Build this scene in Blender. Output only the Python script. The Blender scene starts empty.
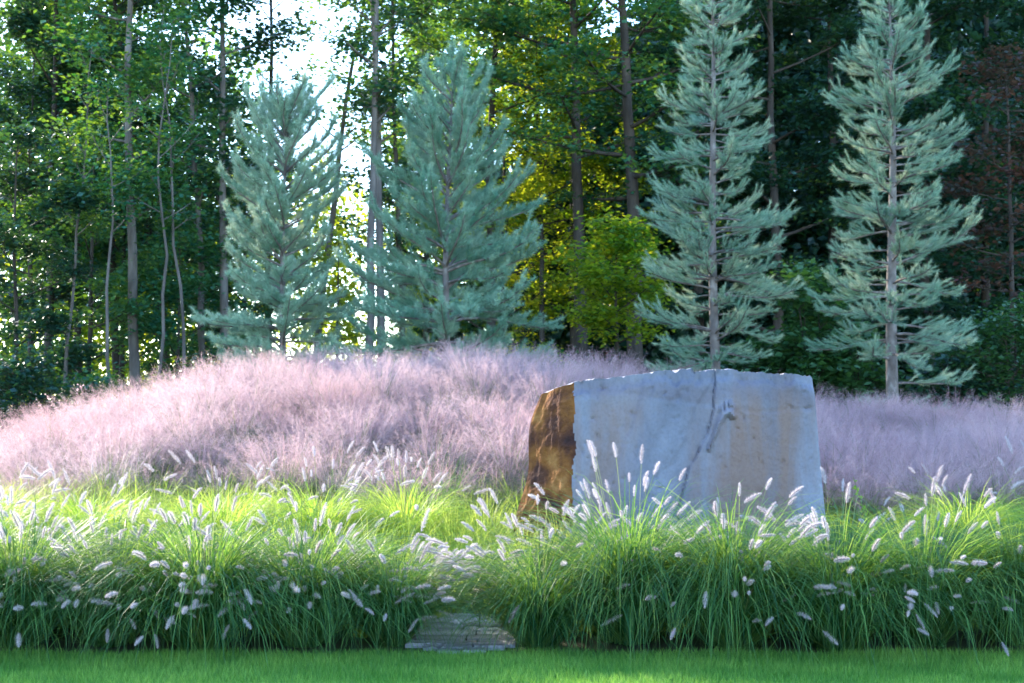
import bpy, math
import numpy as np
from mathutils import Matrix, Vector

# ------------------------------------------------------------------ camera, sky, sun, exposure
S = bpy.context.scene
COL = S.collection
F = 1422.0                      # focal length in pixels (50 mm on a 36 mm sensor, 1024 px)
cam_d = bpy.data.cameras.new('camera')
cam_d.lens = 50.0
cam_d.sensor_width = 36.0
cam_d.clip_end = 3000
cam_d.dof.use_dof = True
cam_d.dof.focus_distance = 12.0
cam_d.dof.aperture_fstop = 4.0
cam = bpy.data.objects.new('camera', cam_d)
COL.objects.link(cam)
cam.location = (0, 0, 1.6)
cam.rotation_euler = (math.radians(90 + 3.46), 0, 0)
S.camera = cam

SUN_AZ = -38.0                  # degrees from +Y (the view), negative = left
SUN_EL = 22.0
w = bpy.data.worlds.new('World')
S.world = w
w.use_nodes = True
nt = w.node_tree
bg = nt.nodes['Background']
sky = nt.nodes.new('ShaderNodeTexSky')
sky.sky_type = 'NISHITA'
sky.sun_disc = False
sky.sun_elevation = math.radians(SUN_EL)
sky.sun_rotation = math.radians(SUN_AZ)
sky.altitude = 200
sky.air_density = 1.2
sky.dust_density = 0.4
sky.ozone_density = 4.5
nt.links.new(sky.outputs[0], bg.inputs[0])
bg.inputs[1].default_value = 0.15
sun_d = bpy.data.lights.new('sun', 'SUN')
sun_d.energy = 2.4
sun_d.angle = math.radians(0.5)
sun_d.color = (1.0, 0.90, 0.74)
sun = bpy.data.objects.new('sun', sun_d)
COL.objects.link(sun)
_a, _e = math.radians(SUN_AZ), math.radians(SUN_EL)
SUNV = Vector((math.sin(_a) * math.cos(_e), math.cos(_a) * math.cos(_e), math.sin(_e)))
sun.rotation_euler = SUNV.to_track_quat('Z', 'Y').to_euler()
S.view_settings.view_transform = 'Standard'
S.view_settings.look = 'None'
S.view_settings.exposure = 2.8
S.view_settings.gamma = 1.0
S.cycles.use_denoising = True
S.cycles.max_bounces = 8
S.cycles.diffuse_bounces = 4
S.cycles.glossy_bounces = 2
S.cycles.transmission_bounces = 6
S.cycles.transparent_max_bounces = 6
S.cycles.sample_clamp_indirect = 6.0
S.cycles.filter_width = 1.6

R = np.random.default_rng

# ------------------------------------------------------------------ mesh helpers
def make_mesh(name, V, quads=None, tris=None, tint=None, mats=(), midx=None, smooth=False):
    me = bpy.data.meshes.new(name)
    V = np.asarray(V, np.float32).reshape(-1, 3)
    parts, starts, tot = [], [], 0
    loops = []
    if quads is not None and len(quads):
        q = np.asarray(quads, np.int32).reshape(-1, 4)
        loops.append(q.ravel()); starts.append(tot + np.arange(len(q)) * 4); tot += q.size
    if tris is not None and len(tris):
        t = np.asarray(tris, np.int32).reshape(-1, 3)
        loops.append(t.ravel()); starts.append(tot + np.arange(len(t)) * 3); tot += t.size
    loops = np.concatenate(loops); starts = np.concatenate(starts).astype(np.int32)
    me.vertices.add(len(V)); me.vertices.foreach_set('co', V.ravel())
    me.loops.add(len(loops)); me.loops.foreach_set('vertex_index', loops)
    me.polygons.add(len(starts)); me.polygons.foreach_set('loop_start', starts)
    if midx is not None:
        me.polygons.foreach_set('material_index', np.asarray(midx, np.int32))
    for m in mats:
        me.materials.append(m)
    if tint is not None:
        a = me.attributes.new('tint', 'FLOAT', 'POINT')
        a.data.foreach_set('value', np.asarray(tint, np.float32))
    me.update(calc_edges=True)
    me.polygons.foreach_set('use_smooth', np.full(len(starts), bool(smooth)))
    return me

def obj(name, me, parent=None, loc=None):
    o = bpy.data.objects.new(name, me)
    COL.objects.link(o)
    if parent is not None:
        o.parent = parent
    if loc is not None:
        o.location = loc
    return o

def tag(o, label=None, cat=None, group=None, kind=None):
    if label: o['label'] = label
    if cat: o['category'] = cat
    if group: o['group'] = group
    if label and not kind: o['kind'] = 'thing'
    if kind: o['kind'] = kind
    return o

def thing(name, label, cat, loc, rz=0.0, group=None):
    o = bpy.data.objects.new(name, None)
    o.empty_display_size = 0.2
    COL.objects.link(o)
    o.location = loc
    o.rotation_euler = (0, 0, rz)
    return tag(o, label, cat, group)

class Acc:
    """collects vertex / face arrays into one mesh"""
    def __init__(s): s.v, s.q, s.t, s.a, s.n = [], [], [], [], 0
    def add(s, V, quads=None, tris=None, tint=None):
        V = np.asarray(V, float).reshape(-1, 3)
        if quads is not None: s.q.append(np.asarray(quads) + s.n)
        if tris is not None: s.t.append(np.asarray(tris) + s.n)
        s.v.append(V)
        s.a.append(np.full(len(V), 0.5) if tint is None else np.asarray(tint, float))
        s.n += len(V)
    def mesh(s, name, mats, smooth=False):
        return make_mesh(name, np.concatenate(s.v), np.concatenate(s.q) if s.q else None,
                         np.concatenate(s.t) if s.t else None, np.concatenate(s.a), mats, smooth=smooth)

def norm(v):
    return v / np.maximum(np.linalg.norm(v, axis=-1, keepdims=True), 1e-9)

def strips(P, W, side):
    """P (n,k,3) centre lines, W (n,k) half widths, side (n,3) -> verts, quads"""
    n, k, _ = P.shape
    off = side[:, None, :] * W[:, :, None]
    V = np.stack([P - off, P + off], axis=2).reshape(-1, 3)
    b = (np.arange(n) * k * 2)[:, None] + (np.arange(k - 1) * 2)[None, :]
    Q = np.stack([b, b + 1, b + 3, b + 2], axis=-1).reshape(-1, 4)
    return V, Q

def spikes(B, D, L, W, rng):
    """thin triangles: base points B, unit directions D, lengths L, half widths W"""
    n = len(B)
    r = norm(rng.normal(size=(n, 3)))
    s = norm(np.cross(D, r)) * np.broadcast_to(W, (n,))[:, None]
    V = np.stack([B - s, B + s, B + D * np.broadcast_to(L, (n,))[:, None]], axis=1).reshape(-1, 3)
    T = np.arange(n * 3).reshape(-1, 3)
    return V, T

def tube(P, rad, ns=7, cap=True):
    P = np.asarray(P, float); k = len(P)
    rad = np.broadcast_to(rad, (k,))
    T = norm(np.gradient(P, axis=0))
    ref = np.array([1.0, 0, 0]) if abs(T[0, 0]) < 0.8 else np.array([0, 1.0, 0])
    A = norm(np.cross(T, ref)); B = np.cross(T, A)
    th = np.linspace(0, 2 * np.pi, ns, endpoint=False)
    V = (P[:, None, :] + rad[:, None, None] * (np.cos(th)[None, :, None] * A[:, None, :] + np.sin(th)[None, :, None] * B[:, None, :])).reshape(-1, 3)
    i = (np.arange(k - 1) * ns)[:, None]; j = np.arange(ns)[None, :]; j2 = (j + 1) % ns
    Q = np.stack([i + j, i + j2, i + ns + j2, i + ns + j], axis=-1).reshape(-1, 4)
    return V, Q

def leaf_quads(C, D, N, L, W):
    """one four-cornered leaf per row: stalk end C, direction D, normal N"""
    s = norm(np.cross(N, D)) * W[:, None]
    mid = C + D * (L * 0.45)[:, None] + N * (L * 0.06)[:, None]
    V = np.stack([C, mid + s, C + D * L[:, None], mid - s], axis=1).reshape(-1, 3)
    return V, np.arange(len(C) * 4).reshape(-1, 4)

def vnoise(x, y, seed=0):
    """smooth value noise"""
    xi = np.floor(x).astype(np.int64); yi = np.floor(y).astype(np.int64)
    fx = x - xi; fy = y - yi
    fx = fx * fx * (3 - 2 * fx); fy = fy * fy * (3 - 2 * fy)
    def h(a, b):
        v = np.sin(a * 127.1 + b * 311.7 + seed * 74.7) * 43758.5453
        return v - np.floor(v)
    return (h(xi, yi) * (1 - fx) + h(xi + 1, yi) * fx) * (1 - fy) + (h(xi, yi + 1) * (1 - fx) + h(xi + 1, yi + 1) * fx) * fy

def fbm(x, y, seed=0, o=4):
    t, a, s = 0, 0.5, 0
    for i in range(o):
        t = t + a * vnoise(x * 2 ** i, y * 2 ** i, seed + i); s += a; a *= 0.5
    return t / s

# ------------------------------------------------------------------ materials
def new_mat(name):
    m = bpy.data.materials.new(name); m.use_nodes = True
    return m, m.node_tree, m.node_tree.nodes, m.node_tree.links

def leaf_mat(name, c0, c1, t0, t1, fac=0.45, rough=0.5, spec=0.3, rnd=0.25):
    """leaf: reflects between c0 and c1, lets light through between t0 and t1 (by the leaf's own tint)"""
    m, t, N, L = new_mat(name)
    pr = N['Principled BSDF']; out = N['Material Output']
    at = N.new('ShaderNodeAttribute'); at.attribute_name = 'tint'
    oi = N.new('ShaderNodeObjectInfo')
    ma = N.new('ShaderNodeMath'); ma.operation = 'MULTIPLY_ADD'
    L.new(oi.outputs['Random'], ma.inputs[0]); ma.inputs[1].default_value = rnd; ma.inputs[2].default_value = -rnd / 2
    ad = N.new('ShaderNodeMath'); ad.operation = 'ADD'; ad.use_clamp = True
    L.new(at.outputs['Fac'], ad.inputs[0]); L.new(ma.outputs[0], ad.inputs[1])
    def mix(a, b):
        x = N.new('ShaderNodeMix'); x.data_type = 'RGBA'
        x.inputs[6].default_value = (*a, 1); x.inputs[7].default_value = (*b, 1)
        L.new(ad.outputs[0], x.inputs[0]); return x.outputs[2]
    L.new(mix(c0, c1), pr.inputs['Base Color'])
    pr.inputs['Roughness'].default_value = rough
    pr.inputs['Specular IOR Level'].default_value = spec
    tr = N.new('ShaderNodeBsdfTranslucent')
    L.new(mix(t0, t1), tr.inputs['Color'])
    mx = N.new('ShaderNodeMixShader'); mx.inputs[0].default_value = fac
    L.new(pr.outputs[0], mx.inputs[1]); L.new(tr.outputs[0], mx.inputs[2])
    L.new(mx.outputs[0], out.inputs['Surface'])
    return m

def noise_mat(name, stops, scale=4.0, detail=6, rough=0.85, bump=0.3, stretch=(1, 1, 1), bscale=None):
    m, t, N, L = new_mat(name)
    pr = N['Principled BSDF']
    tc = N.new('ShaderNodeTexCoord'); mp = N.new('ShaderNodeMapping')
    mp.inputs['Scale'].default_value = stretch
    L.new(tc.outputs['Object'], mp.inputs[0])
    nz = N.new('ShaderNodeTexNoise'); nz.inputs['Scale'].default_value = scale; nz.inputs['Detail'].default_value = detail
    L.new(mp.outputs[0], nz.inputs['Vector'])
    cr = N.new('ShaderNodeValToRGB')
    els = cr.color_ramp.elements
    for i, (p, c) in enumerate(stops):
        e = els[i] if i < 2 else els.new(p)
        e.position = p; e.color = (*c, 1)
    L.new(nz.outputs['Fac'], cr.inputs[0]); L.new(cr.outputs[0], pr.inputs['Base Color'])
    pr.inputs['Roughness'].default_value = rough
    pr.inputs['Specular IOR Level'].default_value = 0.25
    if bump:
        n2 = N.new('ShaderNodeTexNoise'); n2.inputs['Scale'].default_value = bscale or scale * 4; n2.inputs['Detail'].default_value = 5
        L.new(mp.outputs[0], n2.inputs['Vector'])
        bp = N.new('ShaderNodeBump'); bp.inputs['Strength'].default_value = bump; bp.inputs['Distance'].default_value = 0.03
        L.new(n2.outputs['Fac'], bp.inputs['Height']); L.new(bp.outputs[0], pr.inputs['Normal'])
    return m

M_ground = noise_mat('soil', [(0.3, (0.035, 0.028, 0.02)), (0.5, (0.05, 0.055, 0.025)), (0.7, (0.06, 0.085, 0.03))], 0.9)
M_lawn = noise_mat('turf', [(0.35, (0.05, 0.15, 0.03)), (0.65, (0.11, 0.24, 0.045))], 3.0)
M_bark = noise_mat('grey_bark', [(0.3, (0.07, 0.058, 0.052)), (0.55, (0.15, 0.128, 0.115)), (0.75, (0.25, 0.22, 0.20))], 5, stretch=(1, 1, 0.25), bump=0.7)
M_barkd = noise_mat('dark_bark', [(0.3, (0.03, 0.024, 0.02)), (0.7, (0.085, 0.068, 0.058))], 6, stretch=(1, 1, 0.2), bump=0.7)
M_barkp = noise_mat('pine_bark', [(0.3, (0.10, 0.08, 0.075)), (0.55, (0.18, 0.15, 0.14)), (0.72, (0.30, 0.27, 0.26))], 9, stretch=(1, 1, 0.6), bump=0.5)
M_flag = noise_mat('flagstone', [(0.3, (0.15, 0.14, 0.165)), (0.5, (0.33, 0.31, 0.35)), (0.72, (0.48, 0.45, 0.49))], 3, stretch=(0.5, 3, 3), bump=0.6)

M_turfblade = leaf_mat('turf_blade', (0.05, 0.19, 0.03), (0.27, 0.46, 0.09), (0.12, 0.36, 0.03), (0.40, 0.62, 0.09), 0.4)
M_blade = leaf_mat('fountain_blade', (0.010, 0.07, 0.032), (0.12, 0.26, 0.075), (0.10, 0.26, 0.03), (0.40, 0.52, 0.08), 0.45, rough=0.5, spec=0.25)  # front row blades: shade put into the darker green
M_sunlime = leaf_mat('sunlit_lime_blade', (0.10, 0.24, 0.035), (0.34, 0.43, 0.07), (0.30, 0.52, 0.04), (0.72, 0.76, 0.13), 0.52, rough=0.45)  # lit copy of the grass blade, sunlight put into its colour
M_stem = leaf_mat('grass_stem', (0.14, 0.20, 0.06), (0.25, 0.26, 0.10), (0.2, 0.3, 0.08), (0.3, 0.34, 0.12), 0.35)
M_plume = leaf_mat('plume_bristle', (0.46, 0.37, 0.41), (0.74, 0.65, 0.68), (0.48, 0.39, 0.41), (0.74, 0.65, 0.66), 0.5, rough=0.6, spec=0.15, rnd=.6)
M_muhly = leaf_mat('muhly_panicle', (0.38, 0.23, 0.255), (0.70, 0.51, 0.53), (0.48, 0.30, 0.31), (0.78, 0.59, 0.58), 0.5, rough=0.6, spec=0.2)
M_muhlyb = leaf_mat('muhly_blade', (0.05, 0.12, 0.04), (0.14, 0.20, 0.07), (0.1, 0.22, 0.05), (0.24, 0.32, 0.1), 0.4)
M_needle = leaf_mat('pine_needle', (0.09, 0.28, 0.19), (0.38, 0.56, 0.41), (0.28, 0.40, 0.26), (0.74, 0.68, 0.48), 0.3, rough=0.45, spec=0.35)
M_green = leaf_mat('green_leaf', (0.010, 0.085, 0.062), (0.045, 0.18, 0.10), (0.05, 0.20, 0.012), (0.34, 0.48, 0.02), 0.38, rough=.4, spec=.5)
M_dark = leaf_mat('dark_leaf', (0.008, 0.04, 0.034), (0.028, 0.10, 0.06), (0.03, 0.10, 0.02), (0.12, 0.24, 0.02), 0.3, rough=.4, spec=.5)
M_backlit = leaf_mat('backlit_yellow_leaf', (0.05, 0.14, 0.03), (0.20, 0.27, 0.03), (0.2, 0.36, 0.01), (0.86, 0.84, 0.04), 0.55)  # backlight put into the colour: yellow stands for leaves lit from behind
M_shrub = leaf_mat('shrub_leaf', (0.02, 0.075, 0.03), (0.06, 0.15, 0.05), (0.04, 0.14, 0.02), (0.14, 0.28, 0.03), 0.3, rough=0.35, spec=0.5)
M_red = leaf_mat('reddish_leaf', (0.015, 0.05, 0.035), (0.075, 0.04, 0.045), (0.12, 0.05, 0.03), (0.3, 0.12, 0.05), 0.35)

# ------------------------------------------------------------------ terrain
def smooth(t):
    t = np.clip(t, 0, 1); return t * t * (3 - 2 * t)

def ground(x, y):
    x = np.asarray(x, float); y = np.asarray(y, float)
    bed = 0.36 * smooth((y - 10.3) / 3.6)
    crest = 1.50 * np.exp(-np.abs((x + 1.7) / 4.9) ** 3) + 0.80 * np.exp(-((x - 6) / 4.0) ** 2) + -0.10 * np.exp(-((x + 8) / 2.5) ** 2)
    rise = smooth((y - 13.6) / 7.2)
    fall = 1 - 0.35 * smooth((y - 21.5) / 7.0)
    far = smooth((y - 24) / 10)
    rise = np.maximum(rise, .62 * smooth((y - 14.5) / 2.2) * smooth((x - 2.2) / 1.2) * (1 - smooth((y - 18) / 6)))
    return bed + crest * rise * fall * (1 - far) + 0.9 * far * 1.0 + 0.05 * (vnoise(x * 0.7, y * 0.7, 3) - .5) * smooth((y - 10.4) / 1.0)

def sheet(name, xs, ys, zf, mat, kind='structure'):
    X, Y = np.meshgrid(xs, ys)
    V = np.stack([X, Y, zf(X, Y)], -1).reshape(-1, 3)
    nx, ny = len(xs), len(ys)
    i = (np.arange(ny - 1) * nx)[:, None] + np.arange(nx - 1)[None, :]
    Q = np.stack([i, i + 1, i + nx + 1, i + nx], -1).reshape(-1, 4)
    o = obj(name, make_mesh(name, V, Q, mats=[mat], smooth=True))
    return tag(o, kind=kind)

xs = np.concatenate([[-1200, -600, -300, -150, -80, -50, -35], np.arange(-25, 25.1, 0.4), [35, 50, 80, 150, 300, 600, 1200]])
ys = np.concatenate([[-60, -30, -10], np.arange(0, 8, 1.0), np.arange(8, 36, 0.35), [38, 42, 48, 60, 80, 120, 200, 400, 900, 1800]])
sheet('ground', xs, ys, ground, M_ground)
sheet('lawn', np.linspace(-14, 14, 60), np.linspace(-8, 10.15, 60), lambda X, Y: ground(X, Y) + 0.004, M_lawn)

# turf blades of the mown lawn
rng = R(11)
n = 150000
bx = rng.uniform(-5.2, 5.2, n); by = 8.6 + 1.62 * rng.random(n)
edge = 10.13 + 0.05 * np.sin(bx * 5) + 0.04 * rng.normal(size=n)
k = by < edge; bx, by = bx[k], by[k]; n = len(bx)
B = np.stack([bx, by, ground(bx, by)], -1)
D = norm(np.stack([rng.normal(0, .45, n), rng.normal(0, .45, n), np.ones(n)], -1))
patch = fbm(bx * 1.5, by * 3, 5)
V, T = spikes(B, D, rng.uniform(0.035, 0.08, n) * (0.7 + 0.6 * patch), 0.0028, rng)
tint = np.repeat(np.clip(1.5 * (patch - .2) * rng.uniform(.0, 1.5, n) + rng.normal(0, .2, n), 0, 1), 3)  # patchy sun put into the blade tint, over random blade tone
o = obj('lawn_grass', make_mesh('lawn_grass', V, tris=T, tint=tint, mats=[M_turfblade]))
tag(o, 'short mown green lawn grass along the front of the bed', 'grass', kind='stuff')

# ------------------------------------------------------------------ stone path in the gap
acc = Acc(); rng = R(5)
yy = 10.13
for i in range(8):
    d = rng.uniform(0.12, 0.20)
    cuts = [(-.56, -.66, -.78)[min(i, 2)] + rng.uniform(-.04, .04), -0.36 + rng.uniform(-.14, .14), (-.16, -.08, .06)[min(i, 2)] + rng.uniform(-.04, .04)]
    for x0, x1 in zip(cuts[:-1], cuts[1:]):
        nx = 16
        xa = np.linspace(x0 + .006, x1 - .006, nx)
        tilt = rng.normal(0, .010) * np.linspace(-1, 1, nx)
        f = yy + .006 + rng.normal(0, .012) + tilt + .006 * rng.normal(size=nx)
        b_ = yy + d - .008 + tilt + .006 * rng.normal(size=nx)
        top = .022 + rng.uniform(0, .014)
        zf = ground(xa, f) + top + .003 * rng.normal(size=nx)
        zb = ground(xa, b_) + top + rng.normal(0, .004) + .003 * rng.normal(size=nx)
        rows = [np.stack([xa, f, zf - .07], -1), np.stack([xa, f - .003, zf - .007], -1), np.stack([xa, f + .006, zf], -1),
                np.stack([xa, b_, zb], -1), np.stack([xa, b_ + .003, zb - .07], -1)]
        q = []
        for r in range(4):
            k = np.arange(nx - 1) + r * nx
            q.append(np.stack([k, k + 1, k + nx + 1, k + nx], -1))
        acc.add(np.concatenate(rows), quads=np.concatenate(q))
    yy += d
tag(obj('path', acc.mesh('path', [M_flag])), 'narrow grey flagstone path between the grass clumps', 'path', kind='structure')

# ------------------------------------------------------------------ standing stone
def rock_materials():
    m, t, N, L = new_mat('blue_stone_face')
    pr = N['Principled BSDF']
    tc = N.new('ShaderNodeTexCoord')
    def noise(scale, st=(1, 1, 1), det=5, rough=.55, dist=0.0):
        mp = N.new('ShaderNodeMapping'); mp.inputs['Scale'].default_value = st
        L.new(tc.outputs['Object'], mp.inputs[0])
        z = N.new('ShaderNodeTexNoise'); z.inputs['Scale'].default_value = scale; z.inputs['Detail'].default_value = det
        z.inputs['Roughness'].default_value = rough; z.inputs['Distortion'].default_value = dist
        L.new(mp.outputs[0], z.inputs['Vector']); return z.outputs['Fac']
    def ramp(f, stops):
        cr = N.new('ShaderNodeValToRGB'); els = cr.color_ramp.elements
        for i, (p, c) in enumerate(stops):
            e = els[i] if i < 2 else els.new(p)
            e.position = p; e.color = (*c, 1)
        L.new(f, cr.inputs[0]); return cr.outputs[0]
    def mix(f, a, b, blend='MIX'):
        x = N.new('ShaderNodeMix'); x.data_type = 'RGBA'; x.blend_type = blend
        if isinstance(f, float): x.inputs[0].default_value = f
        else: L.new(f, x.inputs[0])
        for sk, v in ((x.inputs[6], a), (x.inputs[7], b)):
            if isinstance(v, tuple): sk.default_value = (*v, 1)
            else: L.new(v, sk)
        return x.outputs[2]
    base = ramp(noise(1.6, (1, 1, .45), 6), [(0.3, (0.085, 0.09, 0.13)), (0.5, (0.135, 0.143, 0.195)), (0.7, (0.215, 0.225, 0.29))])
    # tan and rust staining running down the face, stronger to the right and near the foot
    at = N.new('ShaderNodeAttribute'); at.attribute_name = 'tint'
    tan = ramp(noise(2.2, (1.6, 1, .22), 4, dist=.4), [(0.36, (0, 0, 0)), (0.60, (1, 1, 1))])
    f1 = N.new('ShaderNodeMath'); f1.operation = 'MULTIPLY'; f1.use_clamp = True
    L.new(tan, f1.inputs[0]); L.new(at.outputs['Fac'], f1.inputs[1])
    sx = N.new('ShaderNodeSeparateXYZ'); L.new(tc.outputs['Object'], sx.inputs[0])
    wv = N.new('ShaderNodeMath'); wv.operation = 'MULTIPLY_ADD'; L.new(noise(1.3, (1, .2, .2), 3), wv.inputs[0]); wv.inputs[1].default_value = .5
    L.new(sx.outputs[2], wv.inputs[2])
    mr_ = N.new('ShaderNodeMapRange'); mr_.inputs[1].default_value = 2.06; mr_.inputs[2].default_value = 2.13; L.new(wv.outputs[0], mr_.inputs[0])
    mr2 = N.new('ShaderNodeMapRange'); mr2.inputs[1].default_value = 2.30; mr2.inputs[2].default_value = 2.20; L.new(wv.outputs[0], mr2.inputs[0])
    mb = N.new('ShaderNodeMath'); mb.operation = 'MULTIPLY'; L.new(mr_.outputs[0], mb.inputs[0]); L.new(mr2.outputs[0], mb.inputs[1])
    mb2 = N.new('ShaderNodeMath'); mb2.operation = 'MULTIPLY'; L.new(mb.outputs[0], mb2.inputs[0]); mb2.inputs[1].default_value = .55
    base = mix(mb2.outputs[0], base, (0.105, 0.09, 0.125))
    c = mix(f1.outputs[0], base, (0.165, 0.10, 0.085))
    sp = ramp(noise(38, (1, 1, 1), 3), [(0.3, (.72, .72, .72)), (0.55, (1, 1, 1))])
    c = mix(0.55, c, sp, 'MULTIPLY')
    L.new(c, pr.inputs['Base Color'])
    pr.inputs['Roughness'].default_value = 0.6
    bp = N.new('ShaderNodeBump'); bp.inputs['Strength'].default_value = 0.6; bp.inputs['Distance'].default_value = 0.03
    L.new(noise(9, (1, 1, .7), 8), bp.inputs['Height']); L.new(bp.outputs[0], pr.inputs['Normal'])
    m2 = noise_mat('rust_stone_end', [(0.30, (0.035, 0.02, 0.022)), (0.44, (0.085, 0.034, 0.02)), (0.57, (0.20, 0.08, 0.025)), (0.72, (0.32, 0.155, 0.055))], 3.6, detail=9, rough=.95, bump=.9, bscale=22)
    m2.node_tree.nodes['Principled BSDF'].inputs['Specular IOR Level'].default_value = .08
    return m, m2

def build_rock():
    rng = R(21)
    NF, M, H = 170, 30, 110
    vs = np.linspace(0, 1, H)
    u = np.linspace(0, 1, NF)
    def X(px, Y): return (px - 512) / F * Y
    # top profile along the front (pixel heights turned into metres at the stone's own distance)
    tu = np.array([0, .06, .14, .28, .45, .60, .72, .86, .93, .965, .985, 1.0])
    tz = np.array([1.99, 2.03, 2.05, 2.09, 2.125, 2.14, 2.13, 2.105, 2.085, 2.07, 2.085, 2.07])
    zt = np.interp(u, tu, tz)
    jag = np.concatenate([np.full(int(k), v) for k, v in zip(rng.integers(1, 11, 80), rng.normal(0, .013, 80))])[:NF] * np.clip(.25 + 1.4 * u, 0, 1)
    jag = np.convolve(jag, [.25, .5, .25], 'same') + 0.004 * rng.normal(size=NF)
    zt = zt + jag
    z0 = 0.0
    front = np.zeros((H, NF, 3)); back = np.zeros((H, NF, 3))
    for i, v in enumerate(vs):
        xl = 0.50 + 0.02 * v - 0.015 * np.sin(v * 9) + .03 * (fbm(np.array(v * 14), np.array(1.0), 19) - .5)
        xr = 3.0 - 0.19 * v - 0.04 * np.sin(v * 3.0) * (1 - v)
        yl, yr = 12.85 + .10 * v, 13.20 + .06 * v
        front[i, :, 0] = xl + (xr - xl) * u
        front[i, :, 1] = yl + (yr - yl) * u
        front[i, :, 2] = z0 + (zt - z0) * v
        bl = 0.50 - 0.50 + 0.26 * v ** 1.6 + 0.03 * np.sin(v * 13)
        br = xr - .12
        ub = u
        back[i, :, 0] = bl + (br - bl) * ub
        back[i, :, 1] = 13.42 + .25 * ub - 0.06 * v
        back[i, :, 2] = z0 + (zt - z0 - 0.03 - .05 * (1 - u) ** 4) * v
    # relief of the front face, pushed along -Y
    X_, Z_ = front[:, :, 0], front[:, :, 2]
    d = 0.020 * (fbm(X_ * 1.1, Z_ * 1.1, 2) - .5) + 0.006 * (fbm(X_ * 9, Z_ * 9, 8) - .5)
    # split-off sheets: stepped bedding edges
    sA = fbm((X_ - .30 * Z_) * 1.9 + .15 * fbm(X_ * 6, Z_ * 6, 62), Z_ * .30, 64, 2)
    d += 0.018 / (1 + np.exp(-(sA - .47) / .006)) + 0.012 / (1 + np.exp(-(sA - .60) / .006)) + .004 * (fbm(X_ * 26, Z_ * 26, 66, 3) - .5)
    d += 0 - .02 * np.clip(fbm(X_ * 22, Z_ * 22, 71, 2) - .72, 0, 1) * 4
    # crack running from the top down to the left
    cx = np.interp(Z_, [0.2, .9, 1.25, 1.55, 1.8, 2.2], [1.45, 1.52, 1.63, 1.80, 1.86, 1.875]) + 0.018 * (vnoise(Z_ * 9, Z_ * 0, 4) - .5)
    side = 1 / (1 + np.exp(-(X_ - cx) / .006))
    d -= 0.020 * (1 - side) * np.exp(-(cx - X_) / .5) * (X_ < cx + .05)
    d -= 0.026 * np.exp(-((X_ - cx) / .007) ** 2)
    # second thin crack
    cx2 = 1.10 + .10 * np.sin(Z_ * 2.4) + .02 * (vnoise(Z_ * 8, Z_ * 0, 7) - .5)
    d -= 0.006 / (1 + np.exp(-(X_ - cx2) / .006)) * (X_ < cx) * 1.0
    # hooked relief: a stalk rising to a curled, ribbed head
    t = np.linspace(0, 1, 60)
    hx = np.interp(t, [0, .35, .62, .82, .93, 1], [1.80, 1.86, 1.90, 1.95, 2.005, 2.035])
    hz = np.interp(t, [0, .35, .62, .82, .93, 1], [1.40, 1.53, 1.64, 1.725, 1.745, 1.71])
    dist = np.full(X_.shape, 9.); tt = np.zeros(X_.shape)
    for a, b, c in zip(hx, hz, t):
        q = np.hypot(X_ - a, Z_ - b); k = q < dist
        dist = np.where(k, q, dist); tt = np.where(k, c, tt)
    wid = 0.018 + .03 * np.clip(tt - .25, 0, 1) ** .7
    rel = np.clip(1 - dist / wid, 0, 1)
    d += 0.065 * rel ** .7
    for (a, b) in ((1.93, 1.775), (1.975, 1.80), (2.02, 1.815), (2.05, 1.78)):
        q = np.hypot((X_ - a) / .022, (Z_ - b) / .045)
        d += 0.045 * np.clip(1 - q, 0, 1) ** .6
    # spalled rim at the top
    rim = np.clip((Z_ - (zt[None, :] - 0.10 - .05 * vnoise(u * 26, u * 0, 9)[None, :])) / .05, 0, 1)
    d -= 0.030 * rim * (0.4 + vnoise(u * 40, u * 0, 12)[None, :]) + .02 * rim * (fbm(X_ * 14, Z_ * 14, 3) - .5)
    # a faint horizontal bed line
    zl = np.interp(u, [0, .2, .45, .62, .75, 1.0], [1.86, 1.93, 1.84, 1.80, 1.74, 1.79])[None, :]
    d -= 0.007 * np.exp(-((Z_ - zl) / .010) ** 2)
    rounded = 0.03 * np.exp(-u / .012) + .03 * np.exp(-(1 - u) / .012)
    d -= rounded[None, :]
    front[:, :, 1] -= d
    V = []; idx = {}
    per = []
    k = np.linspace(0, 1, M + 2)[1:-1]
    right = front[:, -1:, :] + (back[:, -1:, :] - front[:, -1:, :]) * k[None, :, None]
    left = back[:, :1, :] + (front[:, :1, :] - back[:, :1, :]) * k[None, :, None]
    lz = left[:, :, 2]
    ln = fbm(k[None, :] * 3 + 0 * lz, lz * 3.0, 17) - .5
    ln2 = np.floor(fbm(k[None, :] * 1.5 + 0 * lz, lz * 2.2, 23) * 7) / 7 - .5
    env = np.minimum(1, np.minimum(k, 1 - k) * 6)[None, :]
    left[:, :, 0] -= env * (0.04 * ln + .045 * ln2 + .03 * (fbm(k[None, :] * 12 + 0 * lz, lz * 11, 27) - .5) + .02)
    left[:, :, 1] -= env * (0.05 * ln)
    right[:, :, 0] += env * .06 * (fbm(k[None, :] * 3 + 0 * lz, lz * 3.0, 41) - .5)
    loop = np.concatenate([front, right, back[:, ::-1, :], left], axis=1)
    C = loop.shape[1]
    V = loop.reshape(-1, 3)
    i = (np.arange(H - 1) * C)[:, None]; j = np.arange(C)[None, :]; j2 = (j + 1) % C
    Q = np.stack([i + j, i + j2, i + C + j2, i + C + j], -1).reshape(-1, 4)
    jj = np.broadcast_to(j, (H - 1, C)).ravel()
    end = jj >= NF + M + NF - 1
    ii = np.broadcast_to(np.arange(H - 1)[:, None], (H - 1, C)).ravel()
    worn = 11 * fbm(ii * .07, jj * .06, 91) - 4.4 + 1.5 * fbm(ii * .31, jj * 0., 95)
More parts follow.
